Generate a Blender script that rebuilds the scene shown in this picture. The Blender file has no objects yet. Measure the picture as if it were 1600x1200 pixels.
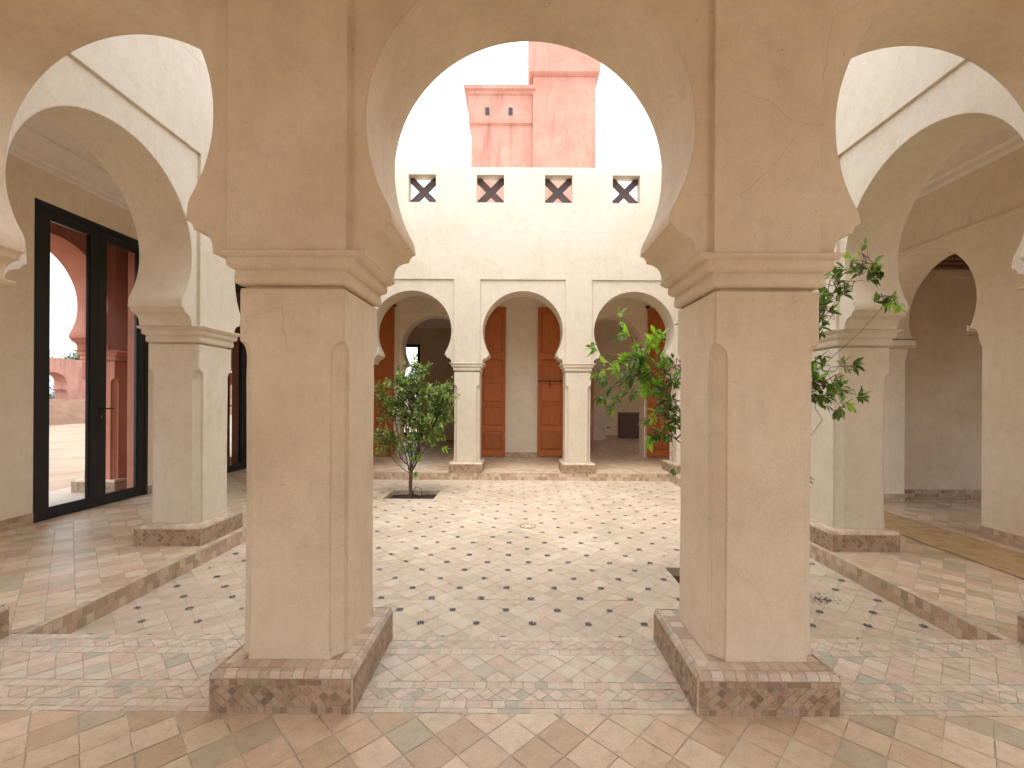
import bpy, math, random
from mathutils import Vector, Matrix, noise
from mathutils.geometry import tessellate_polygon
R = random.Random(7)
S = bpy.context.scene
COL = S.collection
PI = math.pi

# ------------------------------------------------------------------ materials
def nodes(name):
    m = bpy.data.materials.new(name); m.use_nodes = True
    nt = m.node_tree; nt.nodes.clear()
    out = nt.nodes.new('ShaderNodeOutputMaterial')
    return m, nt, out
def N(nt, t, **kw):
    n = nt.nodes.new(t)
    for k, v in kw.items():
        if k in n.inputs: n.inputs[k].default_value = v
        else: setattr(n, k, v)
    return n
def L(nt, a, b): nt.links.new(a, b)
def ramp(nt, fac, stops):
    r = nt.nodes.new('ShaderNodeValToRGB'); e = r.color_ramp.elements
    while len(e) > 1: e.remove(e[0])
    e[0].position = stops[0][0]; e[0].color = (*stops[0][1], 1)
    for p, c in stops[1:]:
        x = e.new(p); x.color = (*c, 1)
    L(nt, fac, r.inputs['Fac']); return r
def mixc(nt, fac, a, b, mode='MIX'):
    n = nt.nodes.new('ShaderNodeMix'); n.data_type = 'RGBA'; n.blend_type = mode
    for s, v in ((0, fac), (6, a), (7, b)):
        if isinstance(v, (int, float)): n.inputs[s].default_value = v
        elif isinstance(v, tuple): n.inputs[s].default_value = (*v, 1)
        else: L(nt, v, n.inputs[s])
    return n.outputs[2]

def plaster(name, base, dark, light, bevel=.012, rough=.75, stain=None, bump=.25, pits=False):
    m, nt, out = nodes(name)
    geo = N(nt, 'ShaderNodeNewGeometry')
    n1 = N(nt, 'ShaderNodeTexNoise', Scale=1.3, Detail=7.0, Roughness=.62); L(nt, geo.outputs['Position'], n1.inputs['Vector'])
    n2 = N(nt, 'ShaderNodeTexNoise', Scale=7.0, Detail=8.0, Roughness=.72, Distortion=.35); L(nt, geo.outputs['Position'], n2.inputs['Vector'])
    n3 = N(nt, 'ShaderNodeTexNoise', Scale=160.0, Detail=3.0, Roughness=.6); L(nt, geo.outputs['Position'], n3.inputs['Vector'])
    r1 = ramp(nt, n1.outputs['Fac'], [(.30, dark), (.5, base), (.72, light)])
    r2 = ramp(nt, n2.outputs['Fac'], [(.25, (.87, .86, .84)), (.5, (1, 1, 1)), (.75, (1.05, 1.05, 1.04))])
    c = mixc(nt, .8, r1.outputs['Color'], r2.outputs['Color'], 'MULTIPLY')
    if stain:
        mp = N(nt, 'ShaderNodeMapping'); mp.inputs['Scale'].default_value = (2.2, 2.2, .35)
        L(nt, geo.outputs['Position'], mp.inputs['Vector'])
        n4 = N(nt, 'ShaderNodeTexNoise', Scale=1.6, Detail=9.0, Roughness=.7); L(nt, mp.outputs['Vector'], n4.inputs['Vector'])
        r4 = ramp(nt, n4.outputs['Fac'], [(.50, (0, 0, 0)), (.68, (1, 1, 1))])
        c = mixc(nt, r4.outputs['Color'], c, stain)
    r3 = ramp(nt, n3.outputs['Fac'], [(.32, (.86, .84, .81)), (.52, (1, 1, 1)), (.7, (1.05, 1.05, 1.05))])
    c = mixc(nt, .7, c, r3.outputs['Color'], 'MULTIPLY')
    if pits:
        # hairline cracks, small pits and faint trowel scuffs
        nz = N(nt, 'ShaderNodeTexNoise', Scale=3.0, Detail=5.0); L(nt, geo.outputs['Position'], nz.inputs['Vector'])
        wv = mixc(nt, .12, geo.outputs['Position'], nz.outputs['Color'])
        vo = N(nt, 'ShaderNodeTexVoronoi', Scale=1.7, feature='DISTANCE_TO_EDGE'); L(nt, wv, vo.inputs['Vector'])
        cr = ramp(nt, vo.outputs['Distance'], [(.0, (1, 1, 1)), (.0035, (0, 0, 0))])
        nm = N(nt, 'ShaderNodeTexNoise', Scale=1.1, Detail=2.0); L(nt, geo.outputs['Position'], nm.inputs['Vector'])
        mk = ramp(nt, nm.outputs['Fac'], [(.53, (0, 0, 0)), (.62, (1, 1, 1))])
        cf_ = mixc(nt, 1.0, cr.outputs['Color'], mk.outputs['Color'], 'MULTIPLY')
        cf_ = mixc(nt, 1.0, cf_, (.38, .38, .38), 'MULTIPLY')
        c = mixc(nt, cf_, c, tuple(x*.45 for x in base))
        pt = N(nt, 'ShaderNodeTexNoise', Scale=38.0, Detail=2.0, Roughness=.5); L(nt, geo.outputs['Position'], pt.inputs['Vector'])
        pr_ = ramp(nt, pt.outputs['Fac'], [(.735, (0, 0, 0)), (.77, (.6, .6, .6))])
        c = mixc(nt, pr_.outputs['Color'], c, tuple(x*.4 for x in base))
        mp2 = N(nt, 'ShaderNodeMapping'); mp2.inputs['Scale'].default_value = (5, 5, 1.2); mp2.inputs['Rotation'].default_value = (.5, .3, .2)
        L(nt, geo.outputs['Position'], mp2.inputs['Vector'])
        tn = N(nt, 'ShaderNodeTexNoise', Scale=3.0, Detail=9.0, Roughness=.75); L(nt, mp2.outputs['Vector'], tn.inputs['Vector'])
        tr_ = ramp(nt, tn.outputs['Fac'], [(.36, (.88, .87, .85)), (.5, (1, 1, 1)), (.66, (1.06, 1.06, 1.06))])
        c = mixc(nt, .38, c, tr_.outputs['Color'], 'MULTIPLY')
    bs = N(nt, 'ShaderNodeBsdfPrincipled', Roughness=rough)
    bs.inputs['Specular IOR Level'].default_value = .3
    L(nt, c, bs.inputs['Base Color'])
    add = N(nt, 'ShaderNodeMath', operation='ADD')
    mul = N(nt, 'ShaderNodeMath', operation='MULTIPLY'); mul.inputs[1].default_value = 2.2
    L(nt, n2.outputs['Fac'], mul.inputs[0]); L(nt, mul.outputs[0], add.inputs[0])
    mul3 = N(nt, 'ShaderNodeMath', operation='MULTIPLY'); mul3.inputs[1].default_value = .16
    L(nt, n3.outputs['Fac'], mul3.inputs[0]); L(nt, mul3.outputs[0], add.inputs[1])
    bp = N(nt, 'ShaderNodeBump', Strength=bump, Distance=.012); L(nt, add.outputs[0], bp.inputs['Height'])
    if bevel:
        bv = N(nt, 'ShaderNodeBevel', Radius=bevel); bv.samples = 4
        L(nt, bv.outputs['Normal'], bp.inputs['Normal'])
    L(nt, bp.outputs['Normal'], bs.inputs['Normal'])
    L(nt, bs.outputs[0], out.inputs[0])
    return m

def tile_mat(name, stops, rough=.42, mott=.5, bump=.3, spec=.5):
    m, nt, out = nodes(name)
    geo = N(nt, 'ShaderNodeNewGeometry')
    r = ramp(nt, geo.outputs['Random Per Island'], stops)
    r.color_ramp.interpolation = 'CONSTANT' if len(stops) > 5 else 'LINEAR'
    n1 = N(nt, 'ShaderNodeTexNoise', Scale=14.0, Detail=7.0, Roughness=.65); L(nt, geo.outputs['Position'], n1.inputs['Vector'])
    n0 = N(nt, 'ShaderNodeTexNoise', Scale=1.1, Detail=4.0, Roughness=.6); L(nt, geo.outputs['Position'], n0.inputs['Vector'])
    n2 = N(nt, 'ShaderNodeTexNoise', Scale=120.0, Detail=3.0); L(nt, geo.outputs['Position'], n2.inputs['Vector'])
    r1 = ramp(nt, n1.outputs['Fac'], [(.3, (.78, .75, .72)), (.5, (1, 1, 1)), (.7, (1.12, 1.1, 1.08))])
    r0 = ramp(nt, n0.outputs['Fac'], [(.35, (.90, .88, .85)), (.6, (1.04, 1.04, 1.04))])
    c = mixc(nt, mott, r.outputs['Color'], r1.outputs['Color'], 'MULTIPLY')
    c = mixc(nt, .8, c, r0.outputs['Color'], 'MULTIPLY')
    r2 = ramp(nt, n2.outputs['Fac'], [(.33, (.72, .68, .62)), (.42, (1, 1, 1))])
    c = mixc(nt, .6, c, r2.outputs['Color'], 'MULTIPLY')
    bs = N(nt, 'ShaderNodeBsdfPrincipled'); bs.inputs['Specular IOR Level'].default_value = spec
    rr = N(nt, 'ShaderNodeMapRange'); rr.inputs['To Min'].default_value = rough - .14; rr.inputs['To Max'].default_value = rough + .2
    L(nt, n1.outputs['Fac'], rr.inputs['Value']); L(nt, rr.outputs[0], bs.inputs['Roughness'])
    L(nt, c, bs.inputs['Base Color'])
    bp = N(nt, 'ShaderNodeBump', Strength=bump, Distance=.006); L(nt, n1.outputs['Fac'], bp.inputs['Height'])
    L(nt, bp.outputs['Normal'], bs.inputs['Normal']); L(nt, bs.outputs[0], out.inputs[0])
    return m

def simple(name, col, rough=.5, metal=0, noise_scale=0, col2=None, spec=.5):
    m, nt, out = nodes(name)
    bs = N(nt, 'ShaderNodeBsdfPrincipled', Roughness=rough, Metallic=metal)
    bs.inputs['Specular IOR Level'].default_value = spec
    bs.inputs['Base Color'].default_value = (*col, 1)
    if noise_scale:
        geo = N(nt, 'ShaderNodeNewGeometry')
        n = N(nt, 'ShaderNodeTexNoise', Scale=noise_scale, Detail=8.0, Roughness=.7); L(nt, geo.outputs['Position'], n.inputs['Vector'])
        r = ramp(nt, n.outputs['Fac'], [(.32, col2 or tuple(x*.6 for x in col)), (.65, col)])
        L(nt, r.outputs['Color'], bs.inputs['Base Color'])
        bp = N(nt, 'ShaderNodeBump', Strength=.5, Distance=.02); L(nt, n.outputs['Fac'], bp.inputs['Height'])
        L(nt, bp.outputs['Normal'], bs.inputs['Normal'])
    L(nt, bs.outputs[0], out.inputs[0]); return m

def wood_mat(name, a, b, vert=True, rough=.45):
    m, nt, out = nodes(name)
    tc = N(nt, 'ShaderNodeNewGeometry')
    mp = N(nt, 'ShaderNodeMapping'); mp.inputs['Scale'].default_value = (16, 16, 1.1) if vert else (1.2, 16, 16)
    L(nt, tc.outputs['Position'], mp.inputs['Vector'])
    n = N(nt, 'ShaderNodeTexNoise', Scale=2.4, Detail=9.0, Roughness=.65, Distortion=1.2); L(nt, mp.outputs['Vector'], n.inputs['Vector'])
    r = ramp(nt, n.outputs['Fac'], [(.3, b), (.62, a)])
    rnd = ramp(nt, tc.outputs['Random Per Island'], [(0, (.82, .8, .78)), (1, (1.1, 1.08, 1.05))])
    c = mixc(nt, .8, r.outputs['Color'], rnd.outputs['Color'], 'MULTIPLY')
    bs = N(nt, 'ShaderNodeBsdfPrincipled', Roughness=rough); L(nt, c, bs.inputs['Base Color'])
    bp = N(nt, 'ShaderNodeBump', Strength=.2, Distance=.004); L(nt, n.outputs['Fac'], bp.inputs['Height'])
    L(nt, bp.outputs['Normal'], bs.inputs['Normal'])
    L(nt, bs.outputs[0], out.inputs[0]); return m

def leaf_mat(name, stops, trans=.35):
    m, nt, out = nodes(name)
    geo = N(nt, 'ShaderNodeNewGeometry')
    r = ramp(nt, geo.outputs['Random Per Island'], stops)
    bs = N(nt, 'ShaderNodeBsdfPrincipled', Roughness=.34); L(nt, r.outputs['Color'], bs.inputs['Base Color'])
    tr = N(nt, 'ShaderNodeBsdfTranslucent')
    cc = mixc(nt, 1.0, r.outputs['Color'], (1.5, 1.6, .7), 'MULTIPLY'); L(nt, cc, tr.inputs['Color'])
    mx = N(nt, 'ShaderNodeMixShader'); mx.inputs[0].default_value = trans
    L(nt, bs.outputs[0], mx.inputs[1]); L(nt, tr.outputs[0], mx.inputs[2]); L(nt, mx.outputs[0], out.inputs[0])
    return m

def glass_mat():
    m, nt, out = nodes('window_glass')
    t = N(nt, 'ShaderNodeBsdfTransparent'); t.inputs['Color'].default_value = (.93, .95, .95, 1)
    g = N(nt, 'ShaderNodeBsdfGlossy', Roughness=.02)
    lw_ = N(nt, 'ShaderNodeLayerWeight'); lw_.inputs['Blend'].default_value = .5
    pw = N(nt, 'ShaderNodeMath', operation='POWER'); pw.inputs[1].default_value = 5; L(nt, lw_.outputs['Facing'], pw.inputs[0])
    f = N(nt, 'ShaderNodeMath', operation='MULTIPLY_ADD'); f.inputs[1].default_value = .9; f.inputs[2].default_value = .035; L(nt, pw.outputs[0], f.inputs[0])
    mx = N(nt, 'ShaderNodeMixShader'); L(nt, f.outputs[0], mx.inputs[0]); L(nt, t.outputs[0], mx.inputs[1]); L(nt, g.outputs[0], mx.inputs[2])
    L(nt, mx.outputs[0], out.inputs[0]); return m

CREAM = plaster('cream_plaster', (.69, .565, .415), (.60, .475, .335), (.74, .63, .485), pits=True)
GAL = plaster('lightened_gallery_plaster', (.84, .755, .62), (.80, .70, .555), (.86, .79, .67), bump=.22, pits=True)  # same plaster as the court, colour lightened to offset dim gallery light
CREAMC = plaster('darkened_court_plaster', (.665, .59, .475), (.63, .55, .43), (.69, .62, .51), bump=.24, pits=True)  # same plaster again, colour darkened to offset the bright court light
CEIL = plaster('ceiling_plaster', (.86, .82, .76), (.83, .79, .72), (.88, .84, .79), bevel=0, bump=.1)
PINK = plaster('pink_plaster', (.58, .25, .17), (.50, .20, .135), (.64, .30, .22), stain=(.42, .16, .11), bump=.5)
PALEPINK = plaster('weathered_pink_plaster', (.54, .265, .20), (.48, .215, .155), (.60, .32, .25), stain=(.37, .165, .12), bump=.5)
# per-tile colours
FLOOR_T = tile_mat('floor_tile', [(0, (.65, .50, .345)), (.14, (.70, .555, .395)), (.30, (.57, .43, .285)), (.44, (.74, .61, .45)), (.55, (.66, .49, .35)), (.68, (.68, .56, .395)), (.80, (.54, .455, .32)), (.87, (.74, .58, .43)), (.95, (.53, .46, .33)), (.98, (.63, .45, .32))], mott=.7)
COURT_T = tile_mat('court_tile', [(0, (.66, .55, .425)), (.2, (.68, .57, .44)), (.4, (.63, .51, .39)), (.58, (.70, .595, .46)), (.75, (.635, .525, .40)), (.88, (.63, .54, .405)), (.96, (.57, .50, .38))], mott=.5)
THRESH_T = tile_mat('threshold_tile', [(0, (.68, .56, .43)), (.16, (.71, .59, .455)), (.32, (.63, .52, .395)), (.46, (.70, .61, .475)), (.58, (.68, .54, .42)), (.68, (.58, .53, .41)), (.76, (.72, .61, .48)), (.88, (.51, .48, .375)), (.93, (.67, .52, .41))], mott=.6)
BASE_T = tile_mat('base_mosaic_tile', [(0, (.37, .25, .16)), (.15, (.44, .31, .21)), (.32, (.29, .19, .12)), (.45, (.42, .32, .22)), (.6, (.48, .34, .24)), (.74, (.33, .25, .165)), (.86, (.22, .155, .10)), (.90, (.46, .30, .20))], rough=.34)
RISER_T = tile_mat('riser_tile', [(0, (.52, .38, .27)), (.2, (.60, .46, .34)), (.4, (.45, .33, .23)), (.6, (.62, .50, .38)), (.8, (.40, .31, .21)), (.9, (.55, .38, .29))])
CAP_T = tile_mat('base_edge_tile', [(0, (.55, .43, .32)), (.2, (.64, .52, .41)), (.4, (.50, .38, .28)), (.6, (.66, .54, .43)), (.8, (.58, .47, .38)), (.9, (.46, .40, .33))])
BLUE_T = tile_mat('dark_blue_tile', [(0, (.03, .036, .07)), (.5, (.06, .07, .12)), (.85, (.13, .145, .19)), (1, (.42, .38, .34))], rough=.35)
GROUT = simple('grout', (.70, .60, .48), .9, noise_scale=5, col2=(.40, .31, .22))
GROUTD = simple('base_grout', (.56, .44, .33), .9, noise_scale=12, col2=(.42, .31, .22))
MORTAR = simple('ochre_mortar', (.60, .42, .22), .85, noise_scale=6, col2=(.38, .25, .13))
WOOD = wood_mat('orange_wood', (.52, .16, .035), (.36, .095, .02))
DARKWOOD = wood_mat('dark_brown_wood', (.085, .045, .035), (.045, .022, .018), vert=False, rough=.6)
CEILWOOD = wood_mat('brown_ceiling_wood', (.22, .10, .055), (.13, .06, .035), vert=False, rough=.6)
BLACK = simple('black_metal', (.012, .014, .018), .35)
STEEL = simple('grey_steel', (.35, .34, .32), .35, .9)
RUST = simple('dark_iron', (.09, .05, .035), .6, .5)
GLASS = glass_mat()
SOIL = simple('dark_soil', (.075, .045, .035), .95, noise_scale=30, col2=(.02, .014, .012))
SANDY = simple('dry_earth', (.44, .32, .22), .95, noise_scale=1.1, col2=(.30, .21, .14))
BERM = simple('brown_earth', (.30, .16, .095), .95, noise_scale=2.5, col2=(.20, .11, .07))
PAVE = simple('pale_paving', (.50, .42, .34), .8, noise_scale=3, col2=(.42, .34, .27))
BARK = simple('tree_bark', (.17, .11, .075), .9, noise_scale=40, col2=(.07, .045, .03))
LEAF = leaf_mat('orange_tree_leaf', [(0, (.07, .13, .03)), (.35, (.14, .23, .06)), (.7, (.26, .35, .12)), (1, (.46, .50, .28))])
LEAFB = leaf_mat('young_leaf', [(0, (.16, .34, .03)), (.5, (.26, .46, .05)), (1, (.36, .55, .09))], .45)
LEAFD = leaf_mat('mature_leaf', [(0, (.04, .08, .02)), (.5, (.10, .18, .04)), (1, (.21, .32, .08))], .4)
LEAFF = leaf_mat('distant_leaf', [(0, (.03, .06, .02)), (1, (.09, .14, .05))])
FRUIT = simple('green_fruit', (.10, .19, .04), .4, noise_scale=60, col2=(.07, .14, .03))
WHITEP = simple('white_plastic', (.7, .68, .62), .4)
DARKR = simple('dark_red_brown_panel', (.10, .045, .03), .5)

# ------------------------------------------------------------------ mesh builder
class MB:
    def __init__(s): s.v = []; s.f = []; s.m = []; s.mats = []
    def mi(s, mat):
        if mat not in s.mats: s.mats.append(mat)
        return s.mats.index(mat)
    def poly(s, pts, mat):
        b = len(s.v); s.v += [tuple(p) for p in pts]; s.f.append(tuple(range(b, b+len(pts)))); s.m.append(s.mi(mat))
    def box(s, x0, x1, y0, y1, z0, z1, mat):
        b = len(s.v)
        s.v += [(x0,y0,z0),(x1,y0,z0),(x1,y1,z0),(x0,y1,z0),(x0,y0,z1),(x1,y0,z1),(x1,y1,z1),(x0,y1,z1)]
        for f in ((0,3,2,1),(4,5,6,7),(0,1,5,4),(1,2,6,5),(2,3,7,6),(3,0,4,7)):
            s.f.append(tuple(b+i for i in f)); s.m.append(s.mi(mat))
    def loft(s, rings, mat, cap0=True, cap1=True):
        n = len(rings[0]); b = len(s.v); i = s.mi(mat)
        for r in rings: s.v += [tuple(p) for p in r]
        for k in range(len(rings)-1):
            for j in range(n):
                a = b+k*n+j; c = b+k*n+(j+1) % n
                s.f.append((a, c, c+n, a+n)); s.m.append(i)
        if cap0: s.f.append(tuple(b+j for j in reversed(range(n)))); s.m.append(i)
        if cap1: s.f.append(tuple(b+(len(rings)-1)*n+j for j in range(n))); s.m.append(i)
    def tube(s, pts, rads, mat, n=6):
        rings = []
        for k, p in enumerate(pts):
            p = Vector(p)
            d = (Vector(pts[min(k+1, len(pts)-1)]) - Vector(pts[max(k-1, 0)])).normalized()
            a = d.cross(Vector((.31, .87, .12))).normalized(); c = d.cross(a)
            rings.append([p + (a*math.cos(2*PI*j/n)+c*math.sin(2*PI*j/n))*rads[k] for j in range(n)])
        s.loft(rings, mat)
    def slab(s, loops, axis, w0, w1, mat, back=True, front=True):
        """closed solid: polygon (u,z) with holes, extruded across w0..w1"""
        P = (lambda u, w, z: (u, w, z)) if axis == 'x' else (lambda u, w, z: (w, u, z))
        flat = [p for lp in loops for p in lp]
        tris = tessellate_polygon([[Vector((p[0], p[1], 0)) for p in lp] for lp in loops])
        b = len(s.v); n = len(flat); i = s.mi(mat)
        s.v += [P(p[0], w0, p[1]) for p in flat] + [P(p[0], w1, p[1]) for p in flat]
        for t in tris:
            if front: s.f.append(tuple(b+k for k in t)); s.m.append(i)
            if back: s.f.append(tuple(b+n+k for k in reversed(t))); s.m.append(i)
        o = b
        for lp in loops:
            for j in range(len(lp)):
                a, c = o+j, o+(j+1) % len(lp)
                s.f.append((a, c, c+n, a+n)); s.m.append(i)
            o += len(lp)
    def build(s, name, parent=None, smooth=None, recalc=True):
        me = bpy.data.meshes.new(name); me.from_pydata(s.v, [], s.f); 
        for m in s.mats: me.materials.append(m)
        me.polygons.foreach_set('material_index', s.m)
        me.validate(); me.update()
        if recalc:
            import bmesh
            bm = bmesh.new(); bm.from_mesh(me); bmesh.ops.recalc_face_normals(bm, faces=bm.faces[:]); bm.to_mesh(me); bm.free()
        if smooth:
            me.polygons.foreach_set('use_smooth', [True]*len(me.polygons)); me.set_sharp_from_angle(angle=math.radians(smooth))
        o = bpy.data.objects.new(name, me); COL.objects.link(o)
        if parent:
            o.parent = parent
            o.matrix_parent_inverse = Matrix() if parent.type == 'MESH' else Matrix.Translation(-parent.location)
        return o
def tag(o, label=None, cat=None, group=None, kind=None):
    for k, v in (('label', label), ('category', cat), ('group', group), ('kind', kind)):
        if v: o[k] = v
    return o
def thing(name, loc, label, cat, group=None):
    o = bpy.data.objects.new(name, None); o.location = loc; o.empty_display_size = .2; COL.objects.link(o)
    return tag(o, label, cat, group)

# ------------------------------------------------------------------ tiles
def clip(poly, x0, x1, y0, y1):
    def cut(ps, f, inter):
        out = []
        for i in range(len(ps)):
            a, b = ps[i-1], ps[i]; fa, fb = f(a), f(b)
            if fb >= 0:
                if fa < 0: out.append(inter(a, b, fa, fb))
                out.append(b)
            elif fa >= 0: out.append(inter(a, b, fa, fb))
        return out
    I = lambda a, b, fa, fb: (a[0]+(b[0]-a[0])*fa/(fa-fb), a[1]+(b[1]-a[1])*fa/(fa-fb))
    for f in (lambda p: p[0]-x0, lambda p: x1-p[0], lambda p: p[1]-y0, lambda p: y1-p[1]):
        if not poly: return poly
        poly = cut(poly, f, I)
    return poly
def area(p): return abs(sum(p[i-1][0]*p[i][1]-p[i][0]*p[i-1][1] for i in range(len(p))))/2
def lay(mb, polys, to3, mat, gap=.003, jit=.0012, tilt=.0007, lift=.0018, rnd=R):
    for p in polys:
        if len(p) < 3 or area(p) < 6e-5: continue
        cx = sum(q[0] for q in p)/len(p); cy = sum(q[1] for q in p)/len(p)
        sz = math.sqrt(area(p)); k = max(.3, 1-2*gap/sz)
        out = []
        h0 = rnd.uniform(-tilt, tilt)*.6
        for q in p:
            out.append(to3(cx+(q[0]-cx)*k+rnd.uniform(-jit, jit), cy+(q[1]-cy)*k+rnd.uniform(-jit, jit), lift+h0+rnd.uniform(-tilt, tilt)))
        mb.poly(out, mat)
def diamonds(x0, x1, y0, y1, d, px=0., py=0., skew=0):
    """diamond tiles of diagonal d with one vertex at (px,py)"""
    h = d/2; res = []
    for a in range(int((x0-px)/h)-3, int((x1-px)/h)+4):
        for b in range(int((y0-py)/h)-3, int((y1-py)/h)+4):
            if (a+b) % 2 == 0: continue
            cx, cy = px+a*h, py+b*h
            if cx < x0-h or cx > x1+h or cy < y0-h or cy > y1+h: continue
            res.append(clip([(cx-h, cy), (cx, cy-h), (cx+h, cy), (cx, cy+h)], x0, x1, y0, y1))
    return res
def squares(x0, x1, y0, y1, sx, sy, ox=0., bond=0.):
    res = []; j = 0; y = y0
    ny = max(1, round((y1-y0)/sy)); sy = (y1-y0)/ny
    for j in range(ny):
        x = x0 - sx + (ox+bond*j) % sx
        while x < x1:
            w = sx
            res.append(clip([(x, y0+j*sy), (x+w, y0+j*sy), (x+w, y0+(j+1)*sy), (x, y0+(j+1)*sy)], x0, x1, y0, y1)); x += w
    return res
def minus(rect, holes):
    rs = [rect]
    for (a0, a1, b0, b1) in holes:
        nr = []
        for (x0, x1, y0, y1) in rs:
            if a0 >= x1 or a1 <= x0 or b0 >= y1 or b1 <= y0: nr.append((x0, x1, y0, y1)); continue
            if y0 < b0: nr.append((x0, x1, y0, b0))
            if b1 < y1: nr.append((x0, x1, b1, y1))
            m0, m1 = max(y0, b0), min(y1, b1)
            if x0 < a0: nr.append((x0, a0, m0, m1))
            if a1 < x1: nr.append((a1, x1, m0, m1))
        rs = nr
    return rs

# ------------------------------------------------------------------ dimensions
CZ = -.147                                     # courtyard level
XL, XR, YN, YF = -3.09, 3.07, 2.82, 9.03       # courtyard edges
LW, RW, BW, NW = -5.68, 5.15, 11.5, -.8        # gallery outer walls
CH = 4.5                                       # ceiling
TOP = 6.22
COLX_L, COLX_R, ROW_N, ROW_F = -3.555, 3.53, 2.495, 9.43

# ------------------------------------------------------------------ floors
PITS = [(-2.20, -1.37, 7.32, 7.98), (1.455, 2.28, 3.72, 4.39)]
cf = MB()
cf.slab([[(XL-.3, YN-.3), (XR+.3, YN-.3), (XR+.3, YF+.3), (XL-.3, YF+.3)]] + [[(a0, b0), (a0, b1), (a1, b1), (a1, b0)] for a0, a1, b0, b1 in PITS], 'x', 0, 1, GROUT)
# re-map the slab (u,w,z) -> horizontal sheet 12 cm thick
cf.v = [(u, z, CZ-.12+.12*w) for (u, w, z) in cf.v]
LX, LY, LD = .1156, 3.275, .408
holes = [(a0-.055, a1+.055, b0-.055, b1+.055) for a0, a1, b0, b1 in PITS]
for r in minus((XL+.002, XR-.002, YN+.002, YF-.002), holes):
    lay(cf, diamonds(*r, LD/2, LX, LY), lambda x, y, z: (x, y, CZ+z), COURT_T, gap=.0018)
for (a0, a1, b0, b1), (c0, c1, d0, d1) in zip(PITS, holes):
    for r in ((c0, c1, d0, b0), (c0, c1, b1, d1), (c0, a0, b0, b1), (a1, c1, b0, b1)):
        lay(cf, squares(*r, .11, .055) if r[1]-r[0] > .2 else squares(*r, .055, .11), lambda x, y, z: (x, y, CZ+z), COURT_T, gap=.0018)
i = 0
for a in range(-30, 31):
    for b in range(-2, 62):
        if (a+b) % 2: continue
        x, y = LX+a*LD/2, LY+(b-2)*LD/2
        if not (XL+.05 < x < XR-.05 and YN+.06 < y < YF-.06): continue
        if any(c0-.03 < x < c1+.03 and d0-.03 < y < d1+.03 for c0, c1, d0, d1 in holes): continue
        x += R.uniform(-.006, .006); y += R.uniform(-.006, .006); rr = R.uniform(.028, .034); t0 = R.uniform(0, .4)
        z = CZ+.0075
        if R.random() < .06: rr *= .6
        for k in range(8):
            if R.random() < .05: continue
            t = t0+k*PI/4; c, s_ = math.cos(t), math.sin(t)
            pr = lambda u, v: (x+c*u-s_*v, y+s_*u+c*v, z)
            cf.poly([pr(.010, 0), pr(rr*.62, -rr*.27), pr(rr, 0), pr(rr*.62, rr*.27)], BLUE_T)
        cf.poly([(x+.009*math.cos(k*PI/3), y+.009*math.sin(k*PI/3), z+.0005) for k in range(6)], BLUE_T)
tag(cf.build('courtyard_floor', recalc=False), kind='structure')

gf = MB()   # gallery floor: raised walk round the courtyard
def gsheet(x0, x1, y0, y1): gf.box(x0, x1, y0, y1, -.30, 0, GROUT)
gsheet(LW-.3, RW+.3, NW-1.5, YN)
gsheet(LW-.3, XL, YN, YF); gsheet(XR, RW+.3, YN, YF); gsheet(LW-.3, RW+.3, YF, 12.2)
G3 = lambda x, y, z: (x, y, z)
FD = .226
# the foreground paving
lay(gf, diamonds(LW, RW, NW, 2.134, FD, -.02, .07), G3, FLOOR_T, gap=.0025, jit=.003)
# threshold bands between and beside the piers
for (y0, y1, kind) in ((2.134, 2.168, 's'), (2.168, 2.225, 's'), (2.225, 2.313, 'd1'), (2.313, 2.370, 's'), (2.370, 2.620, 'd2'), (2.620, 2.682, 's'), (2.682, 2.768, 'd1'), (2.768, YN, 's')):
    if kind == 's': P = squares(LW, RW, y0, y1, .064 if y1-y0 > .04 else .15, y1-y0, R.uniform(0, .06))
    elif kind == 'd1': P = diamonds(LW, RW, y0, y1, .088*1.0, .03, y0)
    else: P = diamonds(LW, RW, y0, y1, .1525, -.02, y0+.02)
    lay(gf, P, G3, THRESH_T, gap=.002, jit=.002)
STRIPX = (4.28, 4.98)
for x0, x1 in ((LW, XL-.06), (XR+.06, RW)):
    lay(gf, diamonds(x0, x1, YN, YF+.0, .21, .03, .02), G3, FLOOR_T, gap=.0025, jit=.003)
for x0, x1 in ((XL-.06, XL), (XR, XR+.06)):
    lay(gf, squares(x0, x1, YN, YF, .06, .09), G3, FLOOR_T, gap=.002)
lay(gf, squares(XL-.06, XR+.06, YF, YF+.06, .09, .06), G3, FLOOR_T, gap=.002)
lay(gf, diamonds(LW, RW, YF+.06, 12.15, .21, .03, .02), G3, FLOOR_T, gap=.0025, jit=.003)
# risers down to the courtyard
for x, sgn in ((XL, 1), (XR, -1)):
    lay(gf, squares(YN, YF, CZ+.002, -.004, .066, .071, bond=.033), lambda u, v, w, x=x, sgn=sgn: (x+sgn*w, u, v), RISER_T, gap=.002)
lay(gf, squares(XL, XR, CZ+.002, -.004, .066, .071, bond=.033), lambda u, v, w: (u, YF-w, v), RISER_T, gap=.002)
tag(gf.build('gallery_floor', recalc=False), kind='structure')

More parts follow.
